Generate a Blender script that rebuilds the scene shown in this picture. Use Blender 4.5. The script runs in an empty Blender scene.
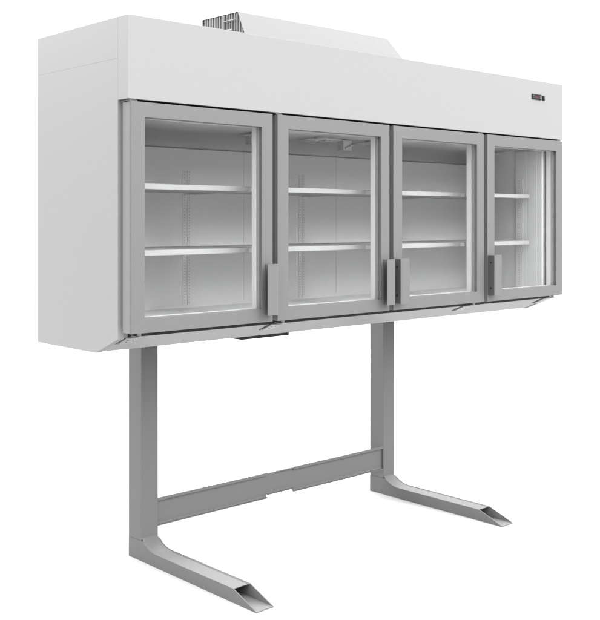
import bpy, bmesh, math
from mathutils import Vector, Matrix
scene = bpy.context.scene
C = scene.collection

# ------------------------------------------------------------------ materials
def mat(name, col, rough=.45, metal=0.0, spec=.5, var=.03, scale=40.0, stretch=(1, 1, 1), bump=0.0, emit=0.0):
    m = bpy.data.materials.new(name); m.use_nodes = True
    nt = m.node_tree; b = nt.nodes['Principled BSDF']
    if not hasattr(col, '__len__'): col = (col, col, col)
    b.inputs['Roughness'].default_value = rough
    b.inputs['Metallic'].default_value = metal
    b.inputs['Specular IOR Level'].default_value = spec
    tc = nt.nodes.new('ShaderNodeTexCoord'); mp = nt.nodes.new('ShaderNodeMapping')
    mp.inputs['Scale'].default_value = stretch
    no = nt.nodes.new('ShaderNodeTexNoise'); no.inputs['Scale'].default_value = scale; no.inputs['Detail'].default_value = 4
    nt.links.new(tc.outputs['Object'], mp.inputs['Vector']); nt.links.new(mp.outputs['Vector'], no.inputs['Vector'])
    cr = nt.nodes.new('ShaderNodeMapRange'); cr.inputs['To Min'].default_value = 1 - var; cr.inputs['To Max'].default_value = 1 + var
    nt.links.new(no.outputs['Fac'], cr.inputs['Value'])
    vm = nt.nodes.new('ShaderNodeVectorMath'); vm.operation = 'SCALE'; vm.inputs[0].default_value = col
    nt.links.new(cr.outputs['Result'], vm.inputs['Scale']); nt.links.new(vm.outputs['Vector'], b.inputs['Base Color'])
    rr = nt.nodes.new('ShaderNodeMapRange'); rr.inputs['To Min'].default_value = max(0, rough - .05); rr.inputs['To Max'].default_value = rough + .05
    nt.links.new(no.outputs['Fac'], rr.inputs['Value']); nt.links.new(rr.outputs['Result'], b.inputs['Roughness'])
    if bump:
        bp = nt.nodes.new('ShaderNodeBump'); bp.inputs['Strength'].default_value = bump; bp.inputs['Distance'].default_value = .0005
        nt.links.new(no.outputs['Fac'], bp.inputs['Height']); nt.links.new(bp.outputs['Normal'], b.inputs['Normal'])
    if emit:
        b.inputs['Emission Color'].default_value = (*col, 1); b.inputs['Emission Strength'].default_value = emit
    return m

WHITE = mat('white_painted_steel', .185, .5, spec=.25)
ALU   = mat('satin_aluminium', (.096, .096, .0975), .45, spec=.25, scale=30, stretch=(1, 1, 1))
PVC   = mat('white_gasket_plastic', .5, .5, spec=.25)
LINER = mat('light_grey_liner', .52, .55, spec=.2)
JAMB  = mat('white_jamb_plastic', .47, .5, spec=.25)
SHELF = mat('white_coated_shelf', .285, .4, spec=.3)
COVER = mat('sheet_metal_cover', .088, .45, spec=.3)
CARC  = mat('white_carcass_steel', .215, .5, spec=.3)
GREY  = mat('grey_painted_steel', .098, .55, spec=.15)
DARK  = mat('near_black', .012, .6, spec=.2)
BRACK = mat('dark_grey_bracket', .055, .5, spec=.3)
CEIL  = mat('shaded_ceiling_sheet', .40, .55, spec=.2)  # darker than the liner: shade under the roof is put into the colour
HINGE = mat('zinc_hinge', .225, .4, spec=.4)
TRAY  = mat('white_floor_tray', .72, .5, spec=.2)
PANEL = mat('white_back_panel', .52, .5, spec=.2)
CASING = mat('pale_aluminium_casing', (.134, .134, .1355), .45, spec=.25)
BEAD  = mat('grey_glazing_bead', .20, .45, spec=.3)
RAIL  = mat('bright_pipe', .15, .35, spec=.4)
SLOT  = mat('slot_grey', .33, .6)
FANM  = mat('grey_fan_plastic', .37, .5)
FINB  = mat('condenser_end_plates', .15, .5, spec=.3, var=.5, scale=14, stretch=(1, 4, .3))
FIN   = mat('condenser_fins', .095, .5, spec=.3, var=.6, scale=9, stretch=(1, 6, .2))
STEEL = mat('galvanised_steel', .15, .4, spec=.4, var=.12, scale=60)
BEZEL = mat('black_bezel', (.006, .008, .011), .6, spec=.1)
BTN   = mat('grey_button', (.08, .085, .092), .5, spec=.1)
RED   = mat('red_led', (.07, .009, .006), .5, emit=.05)
FLOORM = mat('studio_floor', .32, .9, spec=0, var=.01, scale=2)

def glass_mat():
    m = bpy.data.materials.new('door_glass'); m.use_nodes = True
    nt = m.node_tree; nt.nodes.clear()
    o = nt.nodes.new('ShaderNodeOutputMaterial'); mx = nt.nodes.new('ShaderNodeMixShader')
    t = nt.nodes.new('ShaderNodeBsdfTransparent'); t.inputs['Color'].default_value = (.965, .968, .968, 1)
    g = nt.nodes.new('ShaderNodeBsdfGlossy'); g.inputs['Roughness'].default_value = .02
    lw = nt.nodes.new('ShaderNodeLayerWeight'); lw.inputs['Blend'].default_value = .5
    pw = nt.nodes.new('ShaderNodeMath'); pw.operation = 'POWER'; pw.inputs[1].default_value = 4
    mr = nt.nodes.new('ShaderNodeMapRange'); mr.inputs['To Min'].default_value = .003; mr.inputs['To Max'].default_value = .12
    nt.links.new(lw.outputs['Facing'], pw.inputs[0]); nt.links.new(pw.outputs[0], mr.inputs['Value'])
    nt.links.new(mr.outputs['Result'], mx.inputs[0]); nt.links.new(t.outputs[0], mx.inputs[1]); nt.links.new(g.outputs[0], mx.inputs[2])
    nt.links.new(mx.outputs[0], o.inputs['Surface'])
    return m
GLASS = glass_mat()

# ------------------------------------------------------------------ mesh helpers
def bevel(bm, geom_verts, off, seg=2):
    if off <= 0: return
    vs = set(geom_verts)
    es = [e for e in bm.edges if e.verts[0] in vs and e.verts[1] in vs]
    bmesh.ops.bevel(bm, geom=es, offset=off, segments=seg, affect='EDGES', profile=.5)

def box(bm, x0, x1, y0, y1, z0, z1, b=0.0, mi=0):
    r = bmesh.ops.create_cube(bm, size=1, matrix=Matrix.Translation(((x0+x1)/2, (y0+y1)/2, (z0+z1)/2)) @ Matrix.Diagonal((x1-x0, y1-y0, z1-z0, 1)))
    vs = r['verts']
    for f in {f for v in vs for f in v.link_faces}: f.material_index = mi
    bevel(bm, vs, b)

def prism_x(bm, prof, x0, x1, b=0.0, mi=0):
    """profile [(y,z)...] extruded along x"""
    a = [bm.verts.new((x0, y, z)) for y, z in prof]; c = [bm.verts.new((x1, y, z)) for y, z in prof]
    n = len(prof); fs = [bm.faces.new(a), bm.faces.new(list(reversed(c)))]
    for i in range(n): fs.append(bm.faces.new((a[i], c[i], c[(i+1) % n], a[(i+1) % n])))
    for f in fs: f.material_index = mi
    bmesh.ops.recalc_face_normals(bm, faces=fs)
    bevel(bm, a + c, b)

def ring(bm, o, i, y0, y1, b=0.0, mi=0):
    """rectangular frame: o, i = (x0,x1,z0,z1), between y0 and y1"""
    def loop(r, y): return [bm.verts.new((x, y, z)) for x, z in ((r[0], r[2]), (r[1], r[2]), (r[1], r[3]), (r[0], r[3]))]
    of, inf, ob, ib = loop(o, y0), loop(i, y0), loop(o, y1), loop(i, y1)
    fs = []
    for k in range(4):
        j = (k+1) % 4
        fs += [bm.faces.new((of[k], of[j], inf[j], inf[k])), bm.faces.new((ob[k], ib[k], ib[j], ob[j])),
               bm.faces.new((of[k], ob[k], ob[j], of[j])), bm.faces.new((inf[k], inf[j], ib[j], ib[k]))]
    for f in fs: f.material_index = mi
    bmesh.ops.recalc_face_normals(bm, faces=fs)
    if b:
        es = set()
        for L in (of, inf, ob, ib):
            for k in range(4): es.add(bm.edges.get((L[k], L[(k+1) % 4])))
        for k in range(4): es.add(bm.edges.get((of[k], ob[k])))
        bmesh.ops.bevel(bm, geom=list(es), offset=b, segments=2, affect='EDGES', profile=.5)

def cyl(bm, c, r, h, axis='Z', seg=24, mi=0, r2=None):
    R = {'Z': Matrix.Identity(4), 'X': Matrix.Rotation(math.pi/2, 4, 'Y'), 'Y': Matrix.Rotation(math.pi/2, 4, 'X')}[axis]
    q = bmesh.ops.create_cone(bm, cap_ends=True, segments=seg, radius1=r, radius2=r if r2 is None else r2, depth=h, matrix=Matrix.Translation(c) @ R)
    for f in {f for v in q['verts'] for f in v.link_faces}: f.material_index = mi

def tube(bm, pts, r, seg=8, mi=0):
    for a, b in zip(pts[:-1], pts[1:]):
        a, b = Vector(a), Vector(b); d = b - a
        q = bmesh.ops.create_cone(bm, cap_ends=True, segments=seg, radius1=r, radius2=r, depth=d.length,
                                  matrix=Matrix.Translation((a+b)/2) @ d.to_track_quat('Z', 'Y').to_matrix().to_4x4())
        for f in {f for v in q['verts'] for f in v.link_faces}: f.material_index = mi

def obj(name, bm, mats, parent=None, loc=None):
    me = bpy.data.meshes.new(name); bm.to_mesh(me); bm.free()
    for m in (mats if isinstance(mats, (list, tuple)) else [mats]): me.materials.append(m)
    o = bpy.data.objects.new(name, me); C.objects.link(o)
    if parent is not None:
        o.parent = parent
        if parent.type == 'EMPTY' and loc is None: loc = -Vector(parent.location)   # vertices are given in world metres
    if loc is not None: o.location = loc
    return o

def copy_part(o, parent, dloc):
    c = o.copy(); C.objects.link(c); c.parent = parent; c.location = o.location + Vector(dloc)
    for ch in list(o.children):
        d = ch.copy(); C.objects.link(d); d.parent = c
    return c

def thing(name, label, cat, loc):
    o = bpy.data.objects.new(name, None); C.objects.link(o); o.location = loc
    o.empty_display_size = .1; o['label'] = label; o['category'] = cat
    return o

# ------------------------------------------------------------------ floor
bm = bmesh.new()
bmesh.ops.create_grid(bm, x_segments=1, y_segments=1, size=400)
fl = obj('floor', bm, FLOORM); fl['kind'] = 'structure'; fl['label'] = 'plain white studio floor under the stand'

# ------------------------------------------------------------------ the wall cabinet
W, D = 2.5, .5985
YS = .0593                       # rear plane of the fascia and the doors
ZT, ZF, ZB, ZC = 2.0133, 1.7427, .9056, .9631
cab = thing('display_freezer', 'white display freezer with four glass doors carried by the grey stand', 'freezer', (1.25, .3, ZB))

# carcass between the side panels
bm = bmesh.new()
XA, XB = .0245, W - .0245
prism_x(bm, [(D-.001, ZB+.002), (.2, ZB+.002), (.0625, ZC+.0025), (.0625, .996), (D-.001, .996)], XA, XB)     # bottom, with the sloped front
box(bm, XA, XB, .527, D-.001, .9962, 1.7298)                                                                # back
box(bm, XA, XB, .0605, D-.001, 1.730, ZT-.001)                                                              # top box
box(bm, XA, .0755, .0625, .5268, .9962, 1.7298); box(bm, W-.0675, XB, .0625, .5268, .9962, 1.7298)
obj('body', bm, CARC, cab)

for x0, x1 in ((0, .024), (W-.024, W)):
    bm = bmesh.new()
    prism_x(bm, [(D, ZB), (.199, ZB), (YS, ZC), (YS, 1.8779), (D, 1.8779)], x0, x1, .0005)
    p = obj('side_panel', bm, WHITE, cab)
    bm = bmesh.new()
    box(bm, x0, x1, YS, D, 1.8781, ZT, .0005)
    obj('upper_panel', bm, WHITE, p)

bm = bmesh.new(); box(bm, 0, W, 0, YS-.0003, ZF, ZT, .0006)
obj('fascia', bm, WHITE, cab)

# inner liner: five thin sheets facing the inside
bm = bmesh.new()
x0, x1, yb, z0 = .08, 2.428, .52, 1.0
box(bm, x0, x1, yb, yb+.004, z0, 1.72)
box(bm, x0-.004, x0-.0002, .064, yb, z0, 1.72); box(bm, x1+.0002, x1+.004, .064, yb, z0, 1.72)
obj('inner_liner', bm, LINER, cab)
bm = bmesh.new(); box(bm, x0, x1, .064, yb-.0002, z0-.0035, z0); obj('floor_tray', bm, TRAY, cab)
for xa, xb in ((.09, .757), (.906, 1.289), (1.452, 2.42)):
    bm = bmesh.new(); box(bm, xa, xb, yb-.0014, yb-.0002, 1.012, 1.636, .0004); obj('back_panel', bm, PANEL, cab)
bm = bmesh.new()
cv = [(yb-.0013 - .12*(1-math.cos(t*math.pi/20)), 1.6362 + .054*math.sin(t*math.pi/20)) for t in range(11)] + [(.064, 1.714)]
prism_x(bm, cv + [(y, z+.003) for y, z in reversed(cv)], x0, x1)
for f in bm.faces: f.smooth = len(f.verts) == 4
obj('ceiling_panel', bm, CEIL, cab)

# moulded white jamb at the two ends
for s in (-1, 1):
    bm = bmesh.new()
    prof = [(.064, 0), (.064, .0105), (.085, .0105), (.087, .0098), (.091, .0098), (.093, .0105), (.143, .0105), (.145, .0098), (.149, .0098), (.151, .0105), (.216, .0105), (.216, 0)]
    fs = []
    base = 2.4278 if s > 0 else .0802
    lo = [bm.verts.new((base - s*h, y, 1.0003)) for y, h in prof]; hi = [bm.verts.new((base - s*h, y, 1.69)) for y, h in prof]
    n = len(prof)
    fs.append(bm.faces.new(lo)); fs.append(bm.faces.new(list(reversed(hi))))
    for i in range(n): fs.append(bm.faces.new((lo[i], hi[i], hi[(i+1) % n], lo[(i+1) % n])))
    bmesh.ops.recalc_face_normals(bm, faces=bm.faces[:])
    obj('jamb', bm, JAMB, cab)

# mullions between the doors
PITCH, X0, DW = .6264, .0089, .6022
bounds = [X0 + DW + (PITCH-DW)/2 + i*PITCH for i in range(3)]
for b in bounds:
    bm = bmesh.new(); box(bm, b-.016, b+.016, .063, .085, 1.0003, 1.712, .002)
    obj('mullion', bm, LINER, cab)

# shelf rails: slotted uprights
def rail_back(bm, x):
    box(bm, x-.008, x-.0055, yb-.0032, yb-.0016, 1.008, 1.552); box(bm, x+.0055, x+.008, yb-.0032, yb-.0016, 1.008, 1.552)
    box(bm, x-.0054, x+.0054, yb-.0030, yb-.0022, 1.008, 1.552)
    for k in range(47): box(bm, x-.0022, x+.0022, yb-.0034, yb-.0026, 1.0165+k*.0114, 1.0220+k*.0114, mi=1)
for b in bounds:
    for dx in (-.0175, .0035):
        bm = bmesh.new(); rail_back(bm, b - .006 + dx); obj('shelf_rail', bm, [LINER, SLOT], cab)
for wx, s in ((2.4174, -1), (.0906, 1)):
    bm = bmesh.new()
    xa, xb = sorted((wx, wx + s*.004))
    box(bm, xa, xb, .172, .213, 1.008, 1.552, .0006)
    xa, xb = sorted((wx + s*.0039, wx + s*.0046))
    for k in range(47): box(bm, xa, xb, .188, .194, 1.0165+k*.0114, 1.0220+k*.0114, mi=1)
    obj('shelf_rail', bm, [JAMB, SLOT], cab)

# shelves: two levels, four bays
edges = [.088] + bounds + [2.404]
for i in range(4):
    a, c = edges[i] + (.018 if i else .004), edges[i+1] - (.018 if i < 3 else .004)
    first = None
    for zt in (1.4756, 1.2480):
        bm = bmesh.new(); yf = .122
        box(bm, a, c, yf, .475, zt-.0187, zt, .0016)
        sh = obj('shelf', bm, SHELF, cab)
        for xs in (a, c):
            bm = bmesh.new(); s = 1 if xs == c else -1
            u0, u1 = sorted((xs + s*.0006, xs + s*.0034))
            prism_x(bm, [(.126, zt-.002), (.516, zt-.002), (.516, zt-.024), (.126, zt-.019)], u0, u1)
            obj('shelf_bracket', bm, LINER, sh)

# ceiling fans of the cooler
for fx in (.80, 1.13, 1.44):
    bm = bmesh.new(); cz = 1.694
    cyl(bm, (fx, .28, cz), .030, .016, seg=32); f = obj('fan', bm, FANM, cab)
    bm = bmesh.new()
    for r in (.09, .068, .046, .026):
        q = [(fx + r*math.cos(t*math.pi/16), .28 + r*math.sin(t*math.pi/16), cz-.011) for t in range(33)]
        tube(bm, q, .0016, 6)
    for t in range(6):
        a = t*math.pi/3; tube(bm, [(fx+.02*math.cos(a), .28+.02*math.sin(a), cz-.013), (fx+.092*math.cos(a), .28+.092*math.sin(a), cz-.0115)], .002, 6)
    obj('fan_guard', bm, FANM, f)
for fx in (.775, 1.286):
    bm = bmesh.new(); box(bm, fx-.026, fx+.024, .28, .32, 1.648, 1.692, .002); tube(bm, [(fx-.02, .276, 1.655), (fx+.03, .272, 1.675)], .003)
    obj('fan_bracket', bm, FANM, cab)

# ------------------------------------------------------------------ doors
ZD0, ZD1, ZO0, ZO1, XO0, XO1 = .984, 1.7348, 1.032, 1.685, .0532, .5516
def make_door(hand):
    """local x runs 0..DW; hand +1: handle at the right edge, -1: at the left edge"""
    bm = bmesh.new()
    ring(bm, (0, DW, ZD0, ZD1), (XO0, XO1, ZO0, ZO1), -.005, .004, .0010)
    ring(bm, (.012, DW-.012, ZD0+.012, ZD1-.012), (XO0, XO1, ZO0, ZO1), .0042, .024)
    ring(bm, (.012, DW-.012, ZD0+.012, ZD1-.012), (.030, DW-.030, 1.010, 1.707), .0241, .046)
    d = obj('door', bm, ALU, cab, Vector((0, 0, 0)) - cab.location)
    d.location = Vector((0, 0, 0)) - cab.location
    bm = bmesh.new()
    ring(bm, (.031, DW-.031, 1.011, 1.706), (XO0-.0015, XO1+.0015, ZO0-.0012, ZO1+.0012), .0245, .032, .0008)
    ring(bm, (.031, DW-.031, 1.011, 1.706), (XO0-.001, XO1+.001, ZO0-.0008, ZO1+.0008), .0322, .056, .003)
    obj('inner_frame', bm, PVC, d)
    bm = bmesh.new(); ring(bm, (.0004, DW-.0004, ZD0+.0004, ZD1-.0004), (.0122, DW-.0122, ZD0+.0122, ZD1-.0122), .0043, .046, .0010)
    obj('door_casing', bm, CASING, d)
    bm = bmesh.new()
    ring(bm, (XO0-.001, XO1+.001, ZO0-.001, ZO1+.001), (XO0+.0012, XO1-.0012, ZO0+.0006, ZO1-.0006), .0105, .0150, .0008)
    ring(bm, (XO0-.001, XO1+.001, ZO0-.001, ZO1+.001), (XO0+.0026, XO1-.0026, ZO0+.0008, ZO1-.0008), .0152, .0236, .0012)
    obj('glazing_bead', bm, BEAD, d)
    bm = bmesh.new(); ring(bm, (.012, DW-.012, ZD0+.012, ZD1-.012), (.028, DW-.028, 1.008, 1.709), .0462, .0618)
    obj('gasket', bm, BRACK, d)
    bm = bmesh.new(); box(bm, XO0+.0004, XO1-.0004, .006, .010, ZO0+.0004, ZO1-.0004)
    obj('glass_pane', bm, GLASS, d)
    # handle: plate standing off the frame on an edge bracket
    zl, zh = 1.0105, 1.194
    bm = bmesh.new()
    w = .050
    if hand > 0: px0, px1 = DW - .0065 - w, DW - .0065
    else: px0, px1 = .002, .002 + w + .001
    oe, ie = (px1, px0) if hand > 0 else (px0, px1)         # outer and inner edge
    s = 1 if hand > 0 else -1
    prof = [(ie, -.0455), (oe - s*.009, -.0455), (oe, -.0425), (oe, -.039), (oe - s*.009, -.0415), (ie, -.0415)]
    lo = [bm.verts.new((x, y, zl)) for x, y in prof]; hi = [bm.verts.new((x, y, zh)) for x, y in prof]
    bm.faces.new(lo); bm.faces.new(list(reversed(hi)))
    for i in range(6): bm.faces.new((lo[i], hi[i], hi[(i+1) % 6], lo[(i+1) % 6]))
    bmesh.ops.recalc_face_normals(bm, faces=bm.faces[:])
    bmesh.ops.bevel(bm, geom=bm.edges[:], offset=.0006, segments=1, affect='EDGES')
    obj('handle', bm, ALU, d)
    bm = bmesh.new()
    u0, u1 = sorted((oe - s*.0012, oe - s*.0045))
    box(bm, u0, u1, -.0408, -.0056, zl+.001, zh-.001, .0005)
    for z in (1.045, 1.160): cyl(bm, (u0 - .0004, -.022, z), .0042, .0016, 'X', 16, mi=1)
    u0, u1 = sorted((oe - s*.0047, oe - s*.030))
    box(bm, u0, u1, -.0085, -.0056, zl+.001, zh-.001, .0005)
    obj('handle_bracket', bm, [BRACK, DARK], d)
    return d
dr, dl = make_door(1), make_door(-1)
doors = [dr, copy_part(dr, cab, (0, 0, 0)), dl, copy_part(dl, cab, (0, 0, 0))]
for i, d in enumerate(doors):
    d.location = Vector((X0 + i*PITCH, 0, 0)) - Vector(cab.location)

# hinges under and over the doors
t_ = Vector((0, .1375, -.0600)).normalized(); n_ = Vector((0, -.0600, -.1375)).normalized()
def on_slope(x, s, h): return Vector((x, .0625, ZC+.0025)) + t_*s + n_*h
def slope_box(bm, x0, x1, s0, s1, h0, h1, mi=0):
    v = [bm.verts.new(on_slope(x, s, h)) for h in (h0, h1) for x, s in ((x0, s0), (x1, s0), (x1, s1), (x0, s1))]
    fs = [bm.faces.new([v[k] for k in q]) for q in ((0, 1, 2, 3), (7, 6, 5, 4), (0, 4, 5, 1), (1, 5, 6, 2), (2, 6, 7, 3), (3, 7, 4, 0))]
    for f in fs: f.material_index = mi
    bmesh.ops.recalc_face_normals(bm, faces=fs)
for i, side in ((0, 0), (1, 0), (2, 1), (3, 1)):
    x = X0 + i*PITCH + (.020 if side == 0 else DW - .070)
    bm = bmesh.new()
    slope_box(bm, x+.004, x+.054, -.004, .056, .0012, .0055)
    slope_box(bm, x-.003, x+.0036, .000, .064, .0002, .0010, 1)  # thin black sliver drawn in as the shadow at the plate's left edge
    for dx, s in ((.014, .014), (.034, .014), (.020, .036)):
        q = on_slope(x+.004+dx, s, .0056)
        r = bmesh.ops.create_cone(bm, cap_ends=True, segments=14, radius1=.0028, radius2=.0028, depth=.0010, matrix=Matrix.Translation(q) @ n_.to_track_quat('Z', 'Y').to_matrix().to_4x4())
        for f in {f for v in r['verts'] for f in v.link_faces}: f.material_index = 1
    box(bm, x+.018, x+.040, .012, .061, .9695, .9725, .0006)
    cyl(bm, (x+.03, .024, .978), .007, .0125)
    obj('hinge', bm, [HINGE, BEZEL], cab)
    bm = bmesh.new(); xt = X0 + i*PITCH + (.0 if side == 0 else DW - .03)
    box(bm, xt, xt+.03, .004, .056, 1.7362, 1.7412, .0005)
    obj('top_hinge', bm, ALU, cab)

bm = bmesh.new(); box(bm, XA, XB, .012, .0604, 1.7415, 1.7424); obj('dark_gap_strip', bm, DARK, cab)
bm = bmesh.new(); box(bm, .040, W-.030, .0560, .0623, .9665, .990); obj('dark_gap_strip', bm, DARK, cab)  # dark strip added for the shade in the gap under the doors

# drip tray below
bm = bmesh.new(); box(bm, .675, .920, .25, .52, .8885, ZB+.0015, .002); obj('drip_tray', bm, DARK, cab)

# controller and switch on the fascia
bm = bmesh.new(); box(bm, 2.2376, 2.3165, -.004, -.0002, 1.9225, 1.9475, .0015); cp = obj('control_panel', bm, BEZEL, cab)
bm = bmesh.new()
def seg7(bm, x, z, w, h, on):
    t = .0019
    S = {'a': (x, x+w, z+h-t, z+h), 'g': (x, x+w, z+h/2-t/2, z+h/2+t/2), 'd': (x, x+w, z, z+t), 'f': (x, x+t, z+h/2+.001, z+h-.0024), 'b': (x+w-t, x+w, z+h/2+.001, z+h-.0024),
         'e': (x, x+t, z+.0024, z+h/2-.001), 'c': (x+w-t, x+w, z+.0024, z+h/2-.001)}
    for k in on: a = S[k]; box(bm, a[0], a[1], -.0046, -.0038, a[2], a[3])
for k in range(3): seg7(bm, 2.2618+k*.0113, 1.9283, .0088, .0135, 'abcdefg')
obj('digits', bm, RED, cp)
for z in (1.928, 1.9375):
    for x in (2.2415, 2.2500, 2.3005, 2.3075):
        bm = bmesh.new(); box(bm, x, x+.0056, -.0052, -.0038, z, z+.0056, .0004); obj('button', bm, BTN, cp)
bm = bmesh.new(); box(bm, 2.3250, 2.3425, -.004, -.0002, 1.9225, 1.9445, .001); ps = obj('power_switch', bm, BEZEL, cab)
bm = bmesh.new(); prism_x(bm, [(-.0042, 1.9253), (-.0075, 1.9253), (-.0048, 1.9417), (-.0042, 1.9417)], 2.3283, 2.3392); obj('rocker', bm, DARK, ps)

# condensing unit and its sloped cover on the roof
bm = bmesh.new()
def quad_slab(bm, P, th):
    P = [Vector(p) for p in P]; n = (P[1]-P[0]).cross(P[3]-P[0]).normalized()
    a = [bm.verts.new(p) for p in P]; b = [bm.verts.new(p - n*th) for p in P]
    fs = [bm.faces.new(a), bm.faces.new(list(reversed(b)))] + [bm.faces.new((a[k], b[k], b[(k+1) % 4], a[(k+1) % 4])) for k in range(4)]
    bmesh.ops.recalc_face_normals(bm, faces=fs)
zt, zb = 2.1678, ZT+.0003
quad_slab(bm, [(.667, .197, zb), (1.607, .197, zb), (1.5689, .3103, zt), (.7044, .3103, zt)], .0015)
box(bm, .7044, 1.5689, .3112, .5407, zt-.0016, zt-.0001)
box(bm, .7044, 1.5689, .5392, .5407, zb, zt-.0018)
uc = obj('unit_cover', bm, COVER, cab)
bm = bmesh.new()
prism_x(bm, [(.215, zb), (.536, zb), (.538, zt-.0019), (.3165, zt-.0019)], .712, 1.55, 0)
for k in range(20):
    y = .220 + k*.0158
    top = min(zt-.002, zb + (y-.205)/(.3103-.197)*(zt-zb))
    if top > zb + .01: box(bm, .7065, .7118, y, y+.0075, zb, top, mi=1)
obj('condenser', bm, [FIN, FINB], uc)
bm = bmesh.new()
tube(bm, [(.7000, .3937, zb+.01), (.7000, .3937, zt-.006)], .0046); tube(bm, [(.6985, .3937, zt-.030), (.6985, .316, zt-.030)], .0026)
tube(bm, [(.698, .385, zb+.088), (.698, .335, zb+.085)], .0042)
obj('pipe', bm, RAIL, uc)

# ------------------------------------------------------------------ the stand
st = thing('support_stand', 'grey steel stand with two posts, crossbeam and long open-ended feet under the freezer', 'stand', (1.195, .65, 0))
PX0, PX1, PYF, PYB = .4494, .5293, .6016, .6926
XR = 1.8606 - PX0
bm = bmesh.new(); box(bm, PX0, PX1, PYF, PYB, .0790, 1.80, .0022)
post = obj('post', bm, GREY, st)
bm = bmesh.new()
for dx in (.027, .046, .064): cyl(bm, (PX0+dx, PYF-.0008, .842), .0042, .003, 'Y', 14)
obj('bolt', bm, GREY, post)
# foot: open channel with side walls that sweep up to the post, cut off at a slant in front
def arc():
    P = []
    y0, z0, y1, z1 = .496, .0502, PYF, .0788            # from foot top up to post front
    for k in range(9):
        t = k/8
        # cubic from horizontal tangent to steep tangent
        b = [(y0, z0), (.540, .0502), (.570, .062), (y1, .0905)]
        y = (1-t)**3*b[0][0] + 3*(1-t)**2*t*b[1][0] + 3*(1-t)*t*t*b[2][0] + t**3*b[3][0]
        z = (1-t)**3*b[0][1] + 3*(1-t)**2*t*b[1][1] + 3*(1-t)*t*t*b[2][1] + t**3*b[3][1]
        P.append((y, z))
    return P
A = arc()
TH = .0035
wall = [(PYB, 0), (-.1054, 0), (-.1054, .003), (.0219, .0502)] + A + [(PYF+.0, .0788), (PYB, .0788)]
wall = [(PYB, 0), (-.1054, 0), (-.1054, .003), (.0219, .0502)] + A[:-1] + [(PYF-.0006, .0788), (PYB, .0788)]
bm = bmesh.new()
prism_x(bm, wall, PX0, PX0+TH, .0005); prism_x(bm, wall, PX1-TH, PX1, .0005)
box(bm, PX0+TH+.0002, PX1-TH-.0002, -.1054, PYB-.004, .0004, TH)
box(bm, PX0+TH+.0002, PX1-TH-.0002, PYB-.0038, PYB, .0004, .0786)
foot = obj('foot', bm, GREY, st)
# lid lying between the walls, following the sweep
bm = bmesh.new()
lidp = [(.0235, .0488), (.496, .0488)] + [(y+.0003, z-.0014) for y, z in A[1:]]
prism_x(bm, lidp + [(y+.0006, z-.0022) for y, z in reversed(lidp)], PX0+TH+.0002, PX1-TH-.0075)
prism_x(bm, lidp[1:] + [(y+.0006, z-.0022) for y, z in reversed(lidp[1:])], PX1-TH-.0074, PX1-TH-.0002)
prism_x(bm, [(.0215, .0488), (.495, .0488), (.495, .0464), (.0215, .0464)], PX1-TH-.0047, PX1-TH-.0002)
prism_x(bm, [(.030, .0462), (.49, .0462), (.49, .0440), (.030, .0440)], PX1-TH-.012, PX1-TH-.0002)
obj('lid', bm, GREY, foot)
copy_part(post, st, (XR, 0, 0)); copy_part(foot, st, (XR, 0, 0))

def beam(bm, x0, x1, yf, yw, z0, z1, up, r, th=.003):
    """pressed section: short upright lip in front on top, flange back to the web, web rolled forward at the bottom"""
    out = [(yf, z1), (yf, z1-up-th), (yw-th, z1-up-th)] if up else [(yw-th, z1)]
    arcp = [(r*math.sin(t*math.pi/16), r*(1-math.cos(t*math.pi/16))) for t in range(9)]       # from web to front
    yc = yf + r
    inn = [(yw-th, z0+r+th)] + [(yw-th-r*(1-math.cos(t*math.pi/16)), z0+r+th-r*math.sin(t*math.pi/16)) for t in range(1, 9)] + [(yf, z0+th), (yf, z0)]
    back = [(yw-r-th, z0)] + [(yw-r-th+(r+th)*math.sin(t*math.pi/16), z0+(r+th)*(1-math.cos(t*math.pi/16))) for t in range(1, 9)]
    top = [(yw, z1-up), (yf+th, z1-up), (yf+th, z1)] if up else [(yw, z1)]
    prism_x(bm, out + inn + back + top, x0, x1)
zA, zB = .1232, .2354
for x0, x1 in ((PX1+.0005, 1.1114), (1.2663, PX0+XR-.0005)):
    bm = bmesh.new(); beam(bm, x0, x1, PYF+.001, .617, zA, zB, .0085, .007)
    obj('crossbeam', bm, GREY, st)
bm = bmesh.new(); beam(bm, 1.1115, 1.2662, PYF+.001, .617, zA+.0142, zB-.0065, 0, .007)
sp = obj('splice', bm, GREY, st)
bm = bmesh.new(); box(bm, 1.17, 1.2658, .6045, .6138, zB-.0066, zB-.0030); obj('splice_plate', bm, GREY, sp)

# ------------------------------------------------------------------ camera
cam = bpy.data.cameras.new('camera'); co = bpy.data.objects.new('camera', cam); C.objects.link(co)
co.location = (-1.7521, -2.7224, 1.35563)
co.rotation_euler = (math.radians(90), 0, -math.radians(42.58687))
cam.sensor_fit = 'HORIZONTAL'; cam.sensor_width = 36; cam.lens = 36*994.41/600
cam.shift_x = 0; cam.shift_y = -(310-218.82)/600
cam.clip_start = .05; cam.clip_end = 2000
scene.camera = co

# ------------------------------------------------------------------ light
HORIZON, ZENITH, TILT = .50, 2.8, .25
w = bpy.data.worlds.new('World'); scene.world = w; w.use_nodes = True
nt = w.node_tree; bg = nt.nodes['Background']
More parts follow.
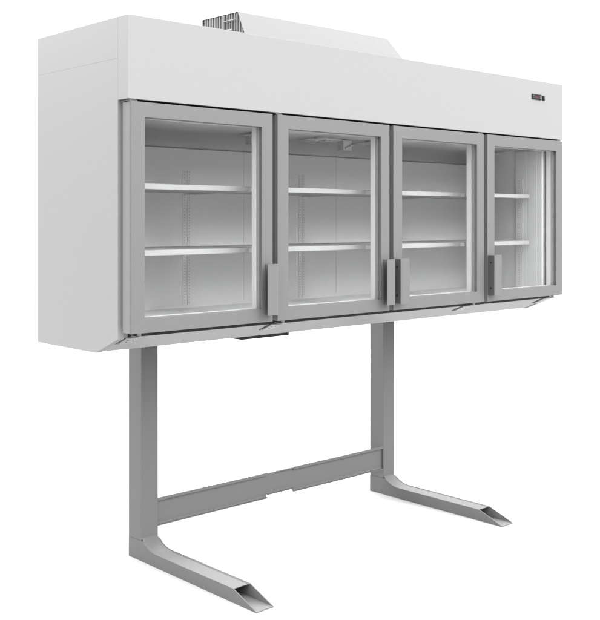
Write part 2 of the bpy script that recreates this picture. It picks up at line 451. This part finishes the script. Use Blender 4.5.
# studio dome: white all round, brightest overhead
tc = nt.nodes.new('ShaderNodeTexCoord'); sp_ = nt.nodes.new('ShaderNodeSeparateXYZ'); nt.links.new(tc.outputs['Generated'], sp_.inputs[0])
mr = nt.nodes.new('ShaderNodeMapRange'); mr.inputs['From Min'].default_value = 0; mr.inputs['From Max'].default_value = 1
mr.inputs['To Min'].default_value = HORIZON; mr.inputs['To Max'].default_value = ZENITH
nt.links.new(sp_.outputs['Z'], mr.inputs['Value'])
dt = nt.nodes.new('ShaderNodeVectorMath'); dt.operation = 'DOT_PRODUCT'; dt.inputs[1].default_value = (.8, -.6, 0)   # the front right of the dome is the brighter half
nt.links.new(tc.outputs['Generated'], dt.inputs[0])
ma = nt.nodes.new('ShaderNodeMath'); ma.operation = 'MULTIPLY_ADD'; ma.inputs[1].default_value = TILT; ma.inputs[2].default_value = 1
nt.links.new(dt.outputs['Value'], ma.inputs[0])
mu = nt.nodes.new('ShaderNodeMath'); mu.operation = 'MULTIPLY'
nt.links.new(mr.outputs['Result'], mu.inputs[0]); nt.links.new(ma.outputs[0], mu.inputs[1]); nt.links.new(mu.outputs[0], bg.inputs['Strength'])
bg.inputs['Color'].default_value = (1, 1, 1, 1)
def area(name, loc, target, size, power):
    l = bpy.data.lights.new(name, 'AREA'); l.shape = 'SQUARE'; l.size = size; l.energy = power
    o = bpy.data.objects.new(name, l); C.objects.link(o); o.location = loc
    o.rotation_euler = (Vector(target)-Vector(loc)).to_track_quat('-Z', 'Y').to_euler()
    return o
area('softbox', (2.5, -7.0, 4.5), (1.2, .2, 1.5), 2.5, 90)
area('floor_fill_lamp', (-1.5, 5.5, 4.5), (0.6, 0.6, 0), 2.5, 85)  # added pair, unseen behind the freezer: washes its shadow off the floor
area('floor_fill_lamp', (5.0, 5.5, 4.5), (1.8, 0.6, 0), 2.5, 85)
scene.view_settings.view_transform = 'Standard'; scene.view_settings.look = 'None'
scene.view_settings.exposure = 1.5; scene.view_settings.gamma = 1
scene.render.engine = 'CYCLES'
scene.cycles.max_bounces = 12; scene.cycles.diffuse_bounces = 6; scene.cycles.transparent_max_bounces = 16
